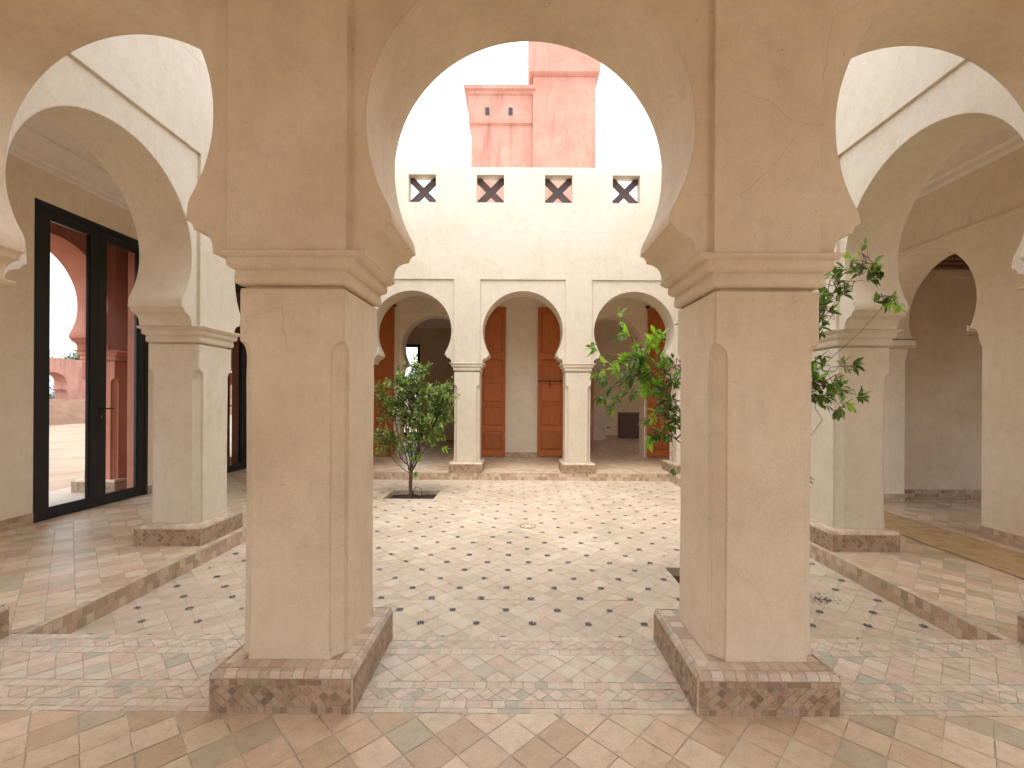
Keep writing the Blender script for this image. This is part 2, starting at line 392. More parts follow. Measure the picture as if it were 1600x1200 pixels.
ms = MB()   # bare mortar strip in the right-hand gallery floor
def edge(seed, y): return .04*noise.noise(Vector((seed, y*2.3, 0)))+.015*noise.noise(Vector((seed, y*11, 3)))
ys = [2.9+.1*k for k in range(36)]
for k in range(len(ys)-1):
    a, b = ys[k], ys[k+1]
    ms.poly([(STRIPX[0]+edge(1, a), a, .0085), (STRIPX[1]+edge(9, a), a, .0085), (STRIPX[1]+edge(9, b), b, .0085), (STRIPX[0]+edge(1, b), b, .0085)], MORTAR)
tag(ms.build('mortar_patch', recalc=False), kind='structure')

# soil in the pits
for k, (a0, a1, b0, b1) in enumerate(PITS):
    p = MB(); n = 26
    for i in range(n):
        for j in range(n):
            q = []
            for (di, dj) in ((0, 0), (1, 0), (1, 1), (0, 1)):
                x = a0+(a1-a0)*(i+di)/n; y = b0+(b1-b0)*(j+dj)/n
                q.append((x, y, CZ-.075+.022*noise.noise(Vector((x*9, y*9, k)))+.012*noise.noise(Vector((x*30, y*30, k)))))
            p.poly(q, SOIL)
    tag(p.build('planting_soil', recalc=False), kind='structure')

# ------------------------------------------------------------------ arch profiles
def opening(cx, r=.821, zc=2.88, nose=.69, zb=2.215, dz=0, full=False):
    """outline of a horseshoe opening, from its left foot to its right foot"""
    k = nose-.69
    side = []
    if full: side += [(.865+k, 0), (.865+k, 2.10), (.85+k, 2.135), (.84+k, 2.16)]
    side += [(.825+k, zb), (.820+k, 2.258), (.812+k, 2.285), (.795+k, 2.308), (.765+k, 2.325), (.728+k, 2.334), (.722+k, 2.358), (.708+k, 2.372), (nose+.002, 2.378), (nose, 2.392)]
    z1 = zc-r*.512
    a0 = math.asin(-.512)
    arc = []
    n = 56
    for i in range(n+1):
        a = a0+(PI/2-a0)*i/n
        arc.append((r*math.cos(a), zc+dz+r*math.sin(a)))
    arc = [(nose+.006, z1-.03+dz)] + arc if arc[0][0] > nose else arc
    rt = side + arc                               # foot -> crown, +u
    wob = lambda u, z: .0035*noise.noise(Vector((cx*3+u*2.2, z*2.2, r)))
    right = [(cx+u+wob(u, z), z+wob(z, u)) for u, z in rt[:-1]]
    left = [(cx-u+wob(-u, z), z+wob(z, -u)) for u, z in rt]
    if full: right[0] = (right[0][0], 0); left[0] = (left[0][0], 0)
    return left + right[::-1]

def wall_loops(u0, u1, zb, zt, openings, holes=()):
    pts = [(u0, zb)]
    for o in openings: pts += o
    pts += [(u1, zb), (u1, zt), (u0, zt)]
    return [pts] + list(holes)
def rect_notch(cx, hw, zb, zt): return [(cx-hw, zb), (cx-hw, zt), (cx+hw, zt), (cx+hw, zb)]

def arcade_wall(mb, axis, wc, u0, u1, centres, mat, zt=4.9, dzs=None, half=.29, rec=.026, alf=3.99, ahw=.905, edges=(True, True)):
    dzs = dzs or [0]*len(centres)
    mb.slab(wall_loops(u0, u1, 2.215, zt, [opening(c, dz=d) for c, d in zip(centres, dzs)]), axis, wc-half+rec, wc+half-rec, mat)
    for a, b, f, k in ((wc-half, wc-half+rec, True, False), (wc+half-rec, wc+half, False, True)):
        mb.slab(wall_loops(u0, u1, 2.2155, zt, [rect_notch(c, min(ahw, 1e9), 2.2155, alf) for c in centres]), axis, a, b, mat, front=f, back=k)

# ------------------------------------------------------------------ columns
def ring(hx, hy, z, c=.0, r=0.):
    """square section with notched chamfer c and rebate r at the corners"""
    c = max(c, .004)
    q = []
    for sx, sy in ((1, 1), (-1, 1), (-1, -1), (1, -1)):
        a = [(sx*hx, sy*(hy-c)), (sx*(hx-r), sy*(hy-c)), (sx*(hx-c), sy*(hy-r)), (sx*(hx-c), sy*hy)]
        if sx*sy < 0: a = a[::-1]
        q += a
    return [(x, y, z) for x, y in q]
def shaft_mesh(mat):
    m = MB(); H = .262; rings = []
    zs = [(.150, .0), (.205, .0)]
    rings = []
    lv = [(.15, .066, .021), (.23, .066, .021)]
    for k in range(1, 24): lv.append((.23+(1.70-.23)*k/24, .066, .021))
    lv += [(1.70, .066, .021), (1.735, .060, .015), (1.757, .050, .013), (1.770, .034, .010), (1.777, .018, .005), (1.780, .006, .001), (1.9, .006, .001), (2.0, .006, .001), (2.034, .006, .001)]
    for z, c, r in lv:
        w = 1+.010*noise.noise(Vector((z*1.7, 1, 0)))+.006*noise.noise(Vector((z*6, 5, 0)))
        flare = .006*max(0, 1-(z-.2)/.08) if z < .28 else 0
        rings.append(ring(H*w+flare, H*w+flare, z, c, r))
    rings.append(ring(H-.002, H-.002, 2.043, .006, .001)); rings.append(ring(H-.030, H-.030, 2.046, .006, .001)); rings.append(ring(H-.030, H-.030, 2.07, .006, .001))
    m.loft(rings, mat)
    return m
def capital_mesh(mat, corner=False):
    m = MB(); rings = []
    lv = [(2.0605, .235, .235), (2.061, .268, .268), (2.068, .279, .276), (2.090, .283, .279), (2.118, .279, .277), (2.130, .276, .275), (2.138, .296, .287), (2.148, .311, .292), (2.160, .314, .294), (2.184, .313, .294), (2.190, .312, .293), (2.196, .334, .300), (2.206, .352, .305), (2.219, .360, .306), (2.224, .358, .305)]
    for z, a, b in lv:
        if corner: b = a
        rings.append([(x, y, z) for x, y in ((a-.006, b), (-a+.006, b), (-a, b-.006), (-a, -b+.006), (-a+.006, -b), (a-.006, -b), (a, -b+.006), (a, b-.006))])
    m.loft(rings, mat); return m
def base_mesh():
    m = MB(); H = .342; rr = random.Random(3)
    rings = []
    for z, h in ((-.002, H), (.168, H), (.180, H-.004), (.192, H-.014), (.197, H-.028), (.198, H-.03)):
        c = .008
        rings.append([(x, y, z) for x, y in ((h-c, h), (-h+c, h), (-h, h-c), (-h, -h+c), (-h+c, -h), (h-c, -h), (h, -h+c), (h, h-c))])
    m.loft(rings, GROUTD)
    for k in range(4):
        c, s_ = (1, 0, -1, 0)[k], (0, 1, 0, -1)[k]
        T = lambda u, d, z, c=c, s_=s_: (c*u-s_*d, s_*u+c*d, z)
        to = lambda u, v, w: T(u, -(H+w-.0015), v)
        U = H-.009
        lay(m, squares(-U, U, .004, .036, .036, .032, rr.uniform(0, .03)), to, BASE_T, .0022, .001, .0004, lift=.0045, rnd=rr)
        lay(m, diamonds(-U, U, .036, .138, .051, rr.uniform(0, .05), .036), to, BASE_T, .0022, .001, .0004, lift=.0045, rnd=rr)
        lay(m, squares(-U, U, .138, .168, .036, .030, rr.uniform(0, .03)), to, BASE_T, .0022, .001, .0004, lift=.0045, rnd=rr)
        # rounded edge row, then the top ledge
        x = -U
        while x < U-.01:
            w = rr.uniform(.048, .07); x2 = min(x+w, U)
            e = .002
            pr = [(0, .170), (.0045, .183), (.014, .1945), (.030, .2000)]
            for (d1, z1), (d2, z2) in zip(pr[:-1], pr[1:]): pass
            b = len(m.v)
            for (dd, zz) in pr:
                m.v += [T(x+e, -(H-dd+.0015), zz+.001), T(x2-e, -(H-dd+.0015), zz+.001)]
            for q in range(3):
                m.f.append((b+2*q, b+2*q+1, b+2*q+3, b+2*q+2)); m.m.append(m.mi(CAP_T))
            x = x2
        lay(m, [clip(q, -U+(.04 if k % 2 else 0), U-(.04 if k % 2 else 0), -1, 1) for q in squares(-U, U, -(H-.032), -.24, .062, .07, rr.uniform(0, .05))], lambda u, v, w: T(u, v, .1985+w*.6), CAP_T, .0016, .001, .0004, rnd=rr)
    return m
_sm = {}
def column(parent, x, y, bx, by, corner=False, mat=None, base_mat=None, name='pier'):
    mat = mat or CREAM; key = (mat.name, corner)
    if key not in _sm:
        a = shaft_mesh(mat).build('tmp', smooth=35); b = capital_mesh(mat, corner).build('tmp', smooth=50); c = base_mesh().build('tmp')
        _sm[key] = (a.data, b.data, c.data)
        for o in (a, b, c): bpy.data.objects.remove(o)
    sd, cd, bd = _sm[key]
    pl = parent.location
    o = bpy.data.objects.new(name, sd); COL.objects.link(o); o.parent = parent; o.location = (x-pl.x, y-pl.y, -pl.z)
    c = bpy.data.objects.new('capital', cd); COL.objects.link(c); c.parent = o
    b = bpy.data.objects.new('mosaic_base', bd); COL.objects.link(b); b.parent = o; b.location = (bx-x, by-y, 0)
    return o

# ------------------------------------------------------------------ the four arcades
front = thing('arcade', (0.057, ROW_N, 0), 'near cream arcade with three tall horseshoe arches framing the whole view into the courtyard', 'arcade', 'arcades round the courtyard')
m = MB(); arcade_wall(m, 'x', ROW_N, COLX_L-.3, COLX_R+.3, [-2.345, .057, 2.395], CREAM, dzs=[.03, 0, -.015]); m.build('arch_wall', front, 20)
m = MB(); m.slab([[(COLX_L-.3, 4.9), (COLX_R+.3, 4.9), (COLX_R+.3, TOP), (COLX_L-.3, TOP)]], 'x', 2.53, 2.785, CREAMC); m.build('parapet', front)
column(front, -1.128, ROW_N, -1.115, 2.462); column(front, 1.242, ROW_N, 1.20, 2.462)
column(front, COLX_L, ROW_N, -3.51, 2.462, True); column(front, COLX_R, ROW_N, 3.47, 2.462, True)

left = thing('arcade', (COLX_L, 5.9, 0), 'cream arcade on the left side of the courtyard in front of the black glass doors', 'arcade', 'arcades round the courtyard')
m = MB(); arcade_wall(m, 'y', COLX_L, 2.60, 9.30, [3.69, 6.02, 8.295], CREAMC, dzs=[.03, .0, 0]); m.build('arch_wall', left, 20)
m = MB(); m.slab([[(2.785, 4.9), (9.14, 4.9), (9.14, TOP), (2.785, TOP)]], 'y', COLX_L+.04, COLX_L+.29, CREAMC); m.build('parapet', left)
for y in (4.885, 7.16): column(left, COLX_L, y, -3.507, y-.05, mat=CREAMC)

right = thing('arcade', (COLX_R, 5.9, 0), 'cream arcade on the right side of the courtyard behind the leafy branches', 'arcade', 'arcades round the courtyard')
m = MB(); arcade_wall(m, 'y', COLX_R, 2.60, 9.30, [3.66, 5.98, 8.28], CREAMC); m.build('arch_wall', right, 20)
m = MB(); m.slab([[(2.785, 4.9), (9.14, 4.9), (9.14, TOP), (2.785, TOP)]], 'y', COLX_R-.29, COLX_R-.04, CREAMC); m.build('parapet', right)
for y in (4.83, 7.13): column(right, COLX_R, y, 3.462, y-.05, mat=CREAMC)

far = thing('arcade', (.095, ROW_F, 0), 'far cream arcade across the courtyard, under a row of small crossed window openings', 'arcade', 'arcades round the courtyard')
m = MB(); arcade_wall(m, 'x', ROW_F, COLX_L-.3, COLX_R+.3, [-2.185, .095, 2.375], CREAMC, alf=3.93, ahw=.87); m.build('arch_wall', far, 20)
WX = [-1.975, -.585, .810, 2.190]
m = MB()
m.slab([[(COLX_L-.3, 4.9), (COLX_R+.3, 4.9), (COLX_R+.3, TOP), (COLX_L-.3, TOP)]] + [[(x-.28, 5.50), (x-.28, 6.065), (x+.28, 6.065), (x+.28, 5.50)] for x in WX], 'x', 9.14, 9.40, CREAMC)
m.build('parapet', far)
def lattice():
    m = MB(); t = .062*math.sqrt(2); e = .279
    for sg, y0, y1 in ((1, -.035, .035), (-1, -.031, .031)):
        p = clip([(-1-t, -1*sg), (-1+t, -1*sg), (1+t, 1*sg), (1-t, 1*sg)], -e, e, -e-.003, e+.003)
        m.slab([p], 'x', y0, y1, DARKWOOD)
    return m
first = None
for x in WX:
    if first is None:
        first = lattice().build('crossed_bars', far); first.matrix_parent_inverse = Matrix(); o = first
    else:
        o = first.copy(); COL.objects.link(o); o.parent = far
    o.location = (x-.095, 9.33-ROW_F, 5.7825)
for x in (-1.045, 1.235): column(far, x, ROW_F, x+.0, ROW_F-.065, mat=CREAMC)
column(far, COLX_L, ROW_F, -3.51, ROW_F-.065, True, mat=CREAMC); column(far, COLX_R, ROW_F, 3.47, ROW_F-.065, True, mat=CREAMC)
# capping along the parapets (a thin weathered top edge)

# ------------------------------------------------------------------ ceilings
cm = MB()
cm.box(LW-.3, RW+.3, NW-.3, 2.21, CH, CH+.25, CEIL)
cm.box(LW-.3, COLX_L-.285, 2.21, 9.72, CH, CH+.25, CEIL); cm.box(COLX_R+.285, RW+.3, 2.21, 9.72, CH, CH+.25, CEIL)
cm.box(LW-.3, RW+.3, 9.715, BW+.55, CH, CH+.25, CEIL)
tag(cm.build('ceiling'), kind='structure')

def cornice(mb, axis, w, sgn, u0, u1, zt, mat=CEIL, s=1.0):
    P = (lambda u, v, z: (u, v, z)) if axis == 'x' else (lambda u, v, z: (v, u, z))
    prof = [(0, 0), (.20, 0), (.20, -.03), (.17, -.045), (.13, -.07), (.09, -.12), (.07, -.18), (.065, -.22), (.035, -.235), (.03, -.28), (0, -.30)]
    r = [[P(u, w+sgn*a*s, zt+b*s) for a, b in prof] for u in (u0, u1)]
    mb.loft(r, mat)
def skirt(mb, axis, w, sgn, u0, u1, h=.125, mat=None):
    P = (lambda u, v, z: (u, v, z)) if axis == 'x' else (lambda u, v, z: (v, u, z))
    a, b = sorted((w, w+sgn*.012))
    if axis == 'x': mb.box(u0, u1, a, b, .002, h, GROUTD)
    else: mb.box(a, b, u0, u1, .002, h, GROUTD)
    lay(mb, squares(u0, u1, .004, h-.001, .064, .06, bond=.03), lambda u, v, wd: P(u, w+sgn*(.0105+wd), v), mat or RISER_T, gap=.002)

# ------------------------------------------------------------------ left outer wall with glass doors
DOORS = [(6.07, .815), (8.72, .68)]
DH = 3.83
lw = thing('gallery_wall', (LW, 5, 0), 'plain cream wall of the left gallery holding the tall black framed glass doors', 'wall')
m = MB()
holes = [rect_notch(1.6, .9, 0, DH)] + [rect_notch(c, h, 0, DH) for c, h in DOORS]  # first notch is an unseen opening added to let light in
m.slab(wall_loops(NW-.3, BW+.55, 0, 5.2, holes), 'y', LW-.10, LW, GAL); m.build('wall', lw)
m = MB(); m.slab(wall_loops(NW-.3, BW+.55, -.4, 5.2, [rect_notch(1.6, .9, -.4, DH)] + [rect_notch(c, h, -.4, DH) for c, h in DOORS]), 'y', LW-.32, LW-.10, PINK); m.build('outer_render', lw)  # carries the added light opening through the outer layer
m = MB(); cornice(m, 'y', LW+.001, 1, NW, BW, CH-.002); m.build('cornice', lw, 30)
m = MB(); sk = [(NW, .7), (2.5, DOORS[0][0]-DOORS[0][1]-.005), (DOORS[0][0]+DOORS[0][1]+.005, DOORS[1][0]-DOORS[1][1]-.005), (DOORS[1][0]+DOORS[1][1]+.005, BW)]
for a, b in sk: skirt(m, 'y', LW, 1, a, b)
m.build('tile_skirting', lw, recalc=False)
def glass_door(parent, x, yc, hw, H, sgn=1, handle=True):
    """frame in the plane x, faces +x; members run along y"""
    f = MB(); d0, d1 = x-.07, x+.012
    f.box(d0, d1, yc-hw+.002, yc-hw+.062, .002, H-.002, BLACK); f.box(d0, d1, yc+hw-.062, yc+hw-.002, .002, H-.002, BLACK)
    f.box(d0, d1, yc-hw+.062, yc+hw-.062, H-.062, H-.002, BLACK)
    f.box(d0, d1-.02, yc-hw+.062, yc+hw-.062, .002, .02, BLACK)
    dr = f.build('glass_door', parent)
    for s_ in (-1, 1):
        l = MB(); a, b = (yc-hw+.066, yc-.002) if s_ < 0 else (yc+.002, yc+hw-.066)
        e0, e1 = x-.055, x+.005; st = .115
        l.box(e0, e1, a, a+st, .022, H-.066, BLACK); l.box(e0, e1, b-st, b, .022, H-.066, BLACK)
        l.box(e0, e1, a+st, b-st, .022, .135, BLACK); l.box(e0, e1, a+st, b-st, H-.066-.115, H-.066, BLACK)
        # glazing bead
        g = .014
        for q in ((a+st, a+st+g, .135, H-.181), (b-st-g, b-st, .135, H-.181)): l.box(e0+.012, e1-.012, q[0], q[1], q[2], q[3], BLACK)
        l.box(e0+.012, e1-.012, a+st+g, b-st-g, .135, .135+g, BLACK); l.box(e0+.012, e1-.012, a+st+g, b-st-g, H-.181-g, H-.181, BLACK)
        l.build('door_leaf', dr)
        p = MB(); p.box(x-.028, x-.018, a+st+.004, b-st-.004, .139, H-.185, GLASS); p.build('glass_pane', dr)
    p = MB(); p.box(x+.006, x+.012, yc+.02, yc+.062, 1.17, 1.37, BLACK)
    p.tube([(x+.01, yc+.04, 1.33), (x+.055, yc+.04, 1.33)], [.010, .010], BLACK, 8)
    p.tube([(x+.055, yc+.03, 1.33), (x+.058, yc+.10, 1.332), (x+.056, yc+.19, 1.33)], [.011, .010, .009], BLACK, 8)
    p.box(x+.0125, x+.0155, yc+.033, yc+.048, 1.21, 1.235, STEEL)
    p.build('door_handle', dr, 40)
    return dr
for c, h in DOORS: glass_door(lw, LW-.01, c, h, DH)

# porch outside the doors, in pink plaster
porch = thing('porch_arcade', (-6.57, 6.06, 0), 'terracotta pink porch arcade with a horseshoe arch outside the left glass door', 'arcade')
m = MB(); arcade_wall(m, 'y', -6.57, 1.0, 12.0, [3.7, 6.09, 8.46, 10.8], PINK, zt=5.2, half=.255, rec=.02); m.build('arch_wall', porch, 20)
for y in (2.5, 4.895, 7.275, 9.63, 12.0): column(porch, -6.57, y, -6.57, y, mat=PINK)
m = MB(); m.box(-6.34, LW-.321, 1.0, 12.0, 4.2, 4.4, PINK); m.build('porch_ceiling', porch)
m = MB(); m.box(-6.76, -6.64, 7.42, 9.48, 0, 3.95, PINK); m.build('blind_arch_infill', porch)

# ------------------------------------------------------------------ right outer wall with inner arch
rw = thing('gallery_wall', (RW, 5, 0), 'cream wall of the right gallery with a low horseshoe passage arch and tiled skirting', 'wall')
m = MB(); m.slab(wall_loops(NW-.3, BW+.55, 0, 5.2, [rect_notch(1.6, .9, 0, DH), opening(5.80, r=.765, zc=2.68, nose=.655, full=True)]), 'y', RW, RW+.58, GAL); m.build('wall', rw, 20)  # the rectangular notch is an unseen opening added to light the gallery
m = MB(); cornice(m, 'y', RW-.001, -1, NW, BW, CH-.002, s=1.3); m.box(RW-.025, RW-.001, NW, BW, 3.47, 3.50, GAL); m.build('cornice', rw, 30)
m = MB(); skirt(m, 'y', RW, -1, NW, .7); skirt(m, 'y', RW, -1, 2.5, 4.965, mat=RISER_T); skirt(m, 'y', RW, -1, 6.63, BW)
skirt(m, 'x', 6.632, -1, RW, RW+.58); skirt(m, 'x', 4.968, 1, RW, RW+.58); m.build('tile_skirting', rw, recalc=False)

sr = thing('side_room', (6.5, 6, 0), 'shadowed side room beyond the right passage arch, with a brown timber ceiling', 'room')
m = MB(); m.box(RW+.58, 9.2, 6.98, 7.2, 0, 4.0, CREAM); m.box(9.0, 9.2, 3.4, 6.98, 0, 4.0, CREAM); m.slab(wall_loops(RW+.58, 9.2, 0, 4.0, [rect_notch(7.4, .8, 0, 2.7)]), 'x', 3.2, 3.4, CREAM); m.build('wall', sr)  # notch in the unseen wall is added to brighten this room
m = MB(); m.box(RW+.58, 9.0, 3.4, 6.98, 3.62, 3.75, CEILWOOD)
for k in range(17): m.box(RW+.58, 9.0, 3.45+k*.21, 3.53+k*.21, 3.54, 3.62, CEILWOOD)
m.build('timber_ceiling', sr)
m = MB(); m.box(RW+.58, 9.0, 6.94, 6.979, 3.43, 3.54, CREAM); m.build('ledge', sr)
m = MB(); skirt(m, 'x', 6.98, -1, RW+.581, 9.0, mat=BASE_T); m.build('tile_skirting', sr, recalc=False)

# floors of the side room, far rooms
rf = MB()
rf.box(RW+.3, 9.2, 3.2, 7.2, -.30, -.002, GROUT); lay(rf, diamonds(RW, 9.0, 3.4, 6.98, .21, .03, .02), G3, FLOOR_T, gap=.0025, jit=.003)
rf.box(LW-.3, 7.5, 12.2, 18.5, -.30, -.002, GROUT); lay(rf, diamonds(LW, 7.4, 12.15, 18.4, .21, .03, .02), G3, FLOOR_T, gap=.0025, jit=.003)
tag(rf.build('room_floor', recalc=False), kind='structure')

# ------------------------------------------------------------------ far wall of the far gallery, with timber doors
fw = thing('gallery_wall', (.1, BW, 0), 'cream back wall of the far gallery carrying the orange timber door leaves', 'wall')
m = MB(); m.slab(wall_loops(LW-.3, RW+.3, 0, 5.2, [rect_notch(-2.02, 1.07, 0, 3.70), rect_notch(2.25, 1.06, 0, 3.70)]), 'x', BW, BW+.15, GAL, back=False); m.build('wall', fw)
m = MB(); m.slab(wall_loops(LW-.3, RW+.3, 0, 5.2, [opening(-2.20, full=True, zc=2.84), opening(2.42, full=True, zc=2.84)]), 'x', BW+.15, BW+.6, GAL); m.build('arch_wall', fw, 20)
m = MB(); cornice(m, 'x', BW-.001, -1, LW, RW, CH-.002); m.build('cornice', fw, 30)
m = MB(); skirt(m, 'x', BW, -1, LW, -3.09); skirt(m, 'x', BW, -1, -.95, 1.19); skirt(m, 'x', BW, -1, 3.31, RW); m.build('tile_skirting', fw, recalc=False)
def door_leaf(x0, x1, bolt=False, pivot=0):
    m = MB(); y1 = BW-.018; y0 = y1-.045; H0, H1 = .04, 3.84; st = .075
    m.box(x0, x0+st, y0, y1, H0, H1, WOOD); m.box(x1-st, x1, y0, y1, H0, H1, WOOD)
    rows = [(.19, .67), (.80, 1.29), (1.41, 1.90), (2.00, 2.52), (2.66, 3.72)]
    zz = [H0]+[v for r in rows for v in r]+[H1]
    for k in range(0, len(zz), 2): m.box(x0+st, x1-st, y0+.001, y1, zz[k], zz[k+1], WOOD)
    for a, b in rows:
        m.box(x0+st, x1-st, y0+.022, y1-.008, a, b, WOOD)
        # moulded raised field
        e = .05
        r0 = [(x0+st+.012, y0+.0215, a+.012), (x1-st-.012, y0+.0215, a+.012), (x1-st-.012, y0+.0215, b-.012), (x0+st+.012, y0+.0215, b-.012)]
        r1 = [(x0+st+e, y0+.006, a+e), (x1-st-e, y0+.006, a+e), (x1-st-e, y0+.006, b-e), (x0+st+e, y0+.006, b-e)]
        m.loft([r0, r1], WOOD, cap0=False)
        for q in ((x0+st, x0+st+.01, a, b), (x1-st-.01, x1-st, a, b), (x0+st+.01, x1-st-.01, a, a+.01), (x0+st+.01, x1-st-.01, b-.01, b)):
            m.box(q[0], q[1], y0+.008, y0+.022, q[2], q[3], WOOD)
    d = m.build('timber_door', fw)
    if bolt:
        b = MB(); b.tube([(x0+.0, y0-.02, 1.955), (x1, y0-.02, 1.955)], [.011, .011], RUST, 8)
        for xx in (x0+.08, x0+.3, x1-.08): b.box(xx-.018, xx+.018, y0-.034, y0+.0, 1.93, 1.98, RUST)
        b.tube([(x0+.30, y0-.036, 1.94), (x0+.31, y0-.045, 1.85), (x0+.30, y0-.04, 1.77)], [.012, .014, .010], RUST, 6)
        b.build('bolt', d, 40)
    b = MB(); px = (x0 if pivot < 0 else x1)
    b.box(px-.05, px+.05, y0-.01, BW, H1+.004, H1+.05, BLACK); b.tube([(px, y0+.02, H1-.02), (px, y0+.02, H1+.06)], [.016, .016], BLACK, 8); b.build('pivot_bracket', d)
    return d
door_leaf(-3.80, -3.17, pivot=1); door_leaf(-.965, -.315, pivot=-1); door_leaf(.505, 1.195, True, pivot=1); door_leaf(3.315, 3.93, pivot=-1)

# rooms behind the far wall
fr = thing('far_room', (-3, 14, 0), 'dim cream room behind the left far arch with a black framed window', 'room')
m = MB()
m.slab(wall_loops(LW-.3, 0, 0, 4.6, [], [[(-4.75, .15), (-4.75, 3.42), (-3.50, 3.42), (-3.50, .15)]]), 'x', 16.0, 16.3, CREAM)
m.box(LW-.3, LW, BW+.6, 16.0, 0, 4.6, CREAM); m.box(-1.95, -1.75, 14.2, 16.0, 0, 4.6, CREAM); m.box(-.4, 0, BW+.6, 16.0, 0, 4.6, CREAM); m.build('wall', fr)
m = MB(); m.box(LW-.3, 0, BW+.6, 16.3, 4.3, 4.5, CEIL); m.build('room_ceiling', fr)
m = MB(); cornice(m, 'x', 15.999, -1, LW, -1.95, 4.298); m.build('cornice', fr, 30)
w = MB()
for q in ((-4.75, -4.65, .15, 3.42), (-3.60, -3.50, .15, 3.42)): w.box(q[0], q[1], 16.02, 16.1, q[2], q[3], BLACK)
w.box(-4.65, -3.60, 16.02, 16.1, 3.32, 3.42, BLACK); w.box(-4.65, -3.60, 16.02, 16.1, .15, .27, BLACK); w.box(-4.17, -4.08, 16.03, 16.09, .27, 3.32, BLACK)
wo = w.build('window_frame', fr)
p = MB(); p.box(-4.65, -4.17, 16.055, 16.065, .27, 3.32, GLASS); p.box(-4.08, -3.60, 16.055, 16.065, .27, 3.32, GLASS); p.build('glass_pane', wo)
w = MB()
for k in range(4): w.box(-1.72-.0, -1.72+.03, 12.9+k*.35, 12.96+k*.35, .1, 3.2, BLACK)
w = None
k_ = MB()
for xx in (-1.74, -1.60, -1.47): k_.box(xx, xx+.07, 14.12, 14.18, .01, 3.05, BLACK)
k_.box(-1.74, -1.40, 14.12, 14.18, 3.05, 3.15, BLACK); k_.build('window_shutter', fr)
# porch arch beyond that window
bp_ = thing('porch_arcade', (-4, 17.6, 0), 'pale horseshoe arch standing outside the window of the far left room', 'arcade')
m = MB(); m.slab(wall_loops(-8, 1, -.2, 4.4, [[(x, max(z, -.2) if z > 0 else -.2) for x, z in opening(-4.35, full=True)]]), 'x', 17.5, 17.9, PALEPINK); m.build('arch_wall', bp_, 20)

f2 = thing('far_room', (3, 15, 0), 'dim cream room behind the right far arch with a low dark hatch and wall sockets', 'room')
m = MB()
m.box(1.0, 7.4, 17.2, 17.4, 0, 4.6, CREAM); m.box(.4, 1.0, BW+.6, 17.4, 0, 4.6, CREAM); m.slab(wall_loops(BW+.6, 17.2, 0, 4.6, [rect_notch(13.0, .4, 0, 2.2)]), 'y', 7.2, 7.4, CREAM); m.box(2.6, 3.20, 16.3, 17.2, 0, 4.6, CREAM); m.build('wall', f2)  # the notch is an unseen opening added to light the room
m = MB(); m.box(.4, 7.4, BW+.6, 17.4, 4.3, 4.5, CEIL); m.build('room_ceiling', f2)
m = MB(); skirt(m, 'x', 17.2, -1, 3.2, 7.2, mat=BASE_T); m.build('tile_skirting', f2, recalc=False)
m = MB(); m.box(3.86, 4.75, 17.16, 17.199, .02, 1.0, DARKR); m.box(3.93, 4.68, 17.14, 17.16, .09, .93, DARKR); m.build('low_hatch', f2)
for zz in (1.06, .42):
    m = MB(); m.box(3.40, 3.58, 17.185, 17.199, zz-.045, zz+.045, WHITEP); m.box(3.42, 3.48, 17.18, 17.185, zz-.03, zz+.03, BLACK); m.box(3.50, 3.56, 17.18, 17.185, zz-.03, zz+.03, BLACK); m.build('wall_socket', f2)

# near wall behind the viewer, with unseen openings added to light the galleries
nw = thing('gallery_wall', (0, NW, 0), 'cream wall of the near gallery behind the viewpoint with three unseen openings added to let in light', 'wall')
m = MB(); m.slab(wall_loops(LW-.3, RW+.58, 0, 5.2, [rect_notch(-4.55, 1.0, 0, 4.2), rect_notch(.05, .8, 0, 2.6), rect_notch(4.1, .98, 0, 4.2)]), 'x', NW-.3, NW, CREAM); m.build('wall', nw)

# small white socket at the foot of the far right corner pier
s1 = MB(); s1.box(3.60, 3.68, 11.483, 11.499, .24, .34, WHITEP); s1.box(3.62, 3.66, 11.478, 11.483, .26, .32, BLACK)
s1o = s1.build('wall_socket', fw)

# ------------------------------------------------------------------ tower beyond the roof
tw = thing('tower', (.5, 14, 0), 'weathered pink tower with a stepped lower turret rising behind the far parapet', 'tower')
Yt = 13.0; sc = Yt/700.
def tx(px): return (px-809)*sc
def tz(py): return 1.5+(623-py)*sc
PK = PALEPINK
m = MB()
x0, x1 = tx(830), tx(928)
m.box(x0, x1, Yt, Yt+2.4, 0, tz(118), PK)
m.build('tower_shaft', tw)
m = MB()
ov = .11
def rr_(ax0, ax1, ay0, ay1, z): return [(ax0, ay0, z), (ax1, ay0, z), (ax1, ay1, z), (ax0, ay1, z)]
zt = tz(118)
m.loft([rr_(x0-.02, x1+.02, Yt-.02, Yt+2.42, zt-.02), rr_(x0-ov*.8, x1+ov*.8, Yt-ov*.8, Yt+2.4+ov, zt+.03), rr_(x0-ov, x1+ov, Yt-ov, Yt+2.4+ov, zt+.06), rr_(x0-ov, x1+ov, Yt-ov, Yt+2.4+ov, zt+3.6)], PK)
m.build('tower_head', tw)
m = MB(); y2 = Yt-.0+.12
a0, a1 = tx(733), x0+.02
m.box(a0, a1, y2, y2+1.8, 0, tz(190), PK); m.build('turret_shaft', tw)
m = MB(); z1, z2 = tz(191), tz(151)
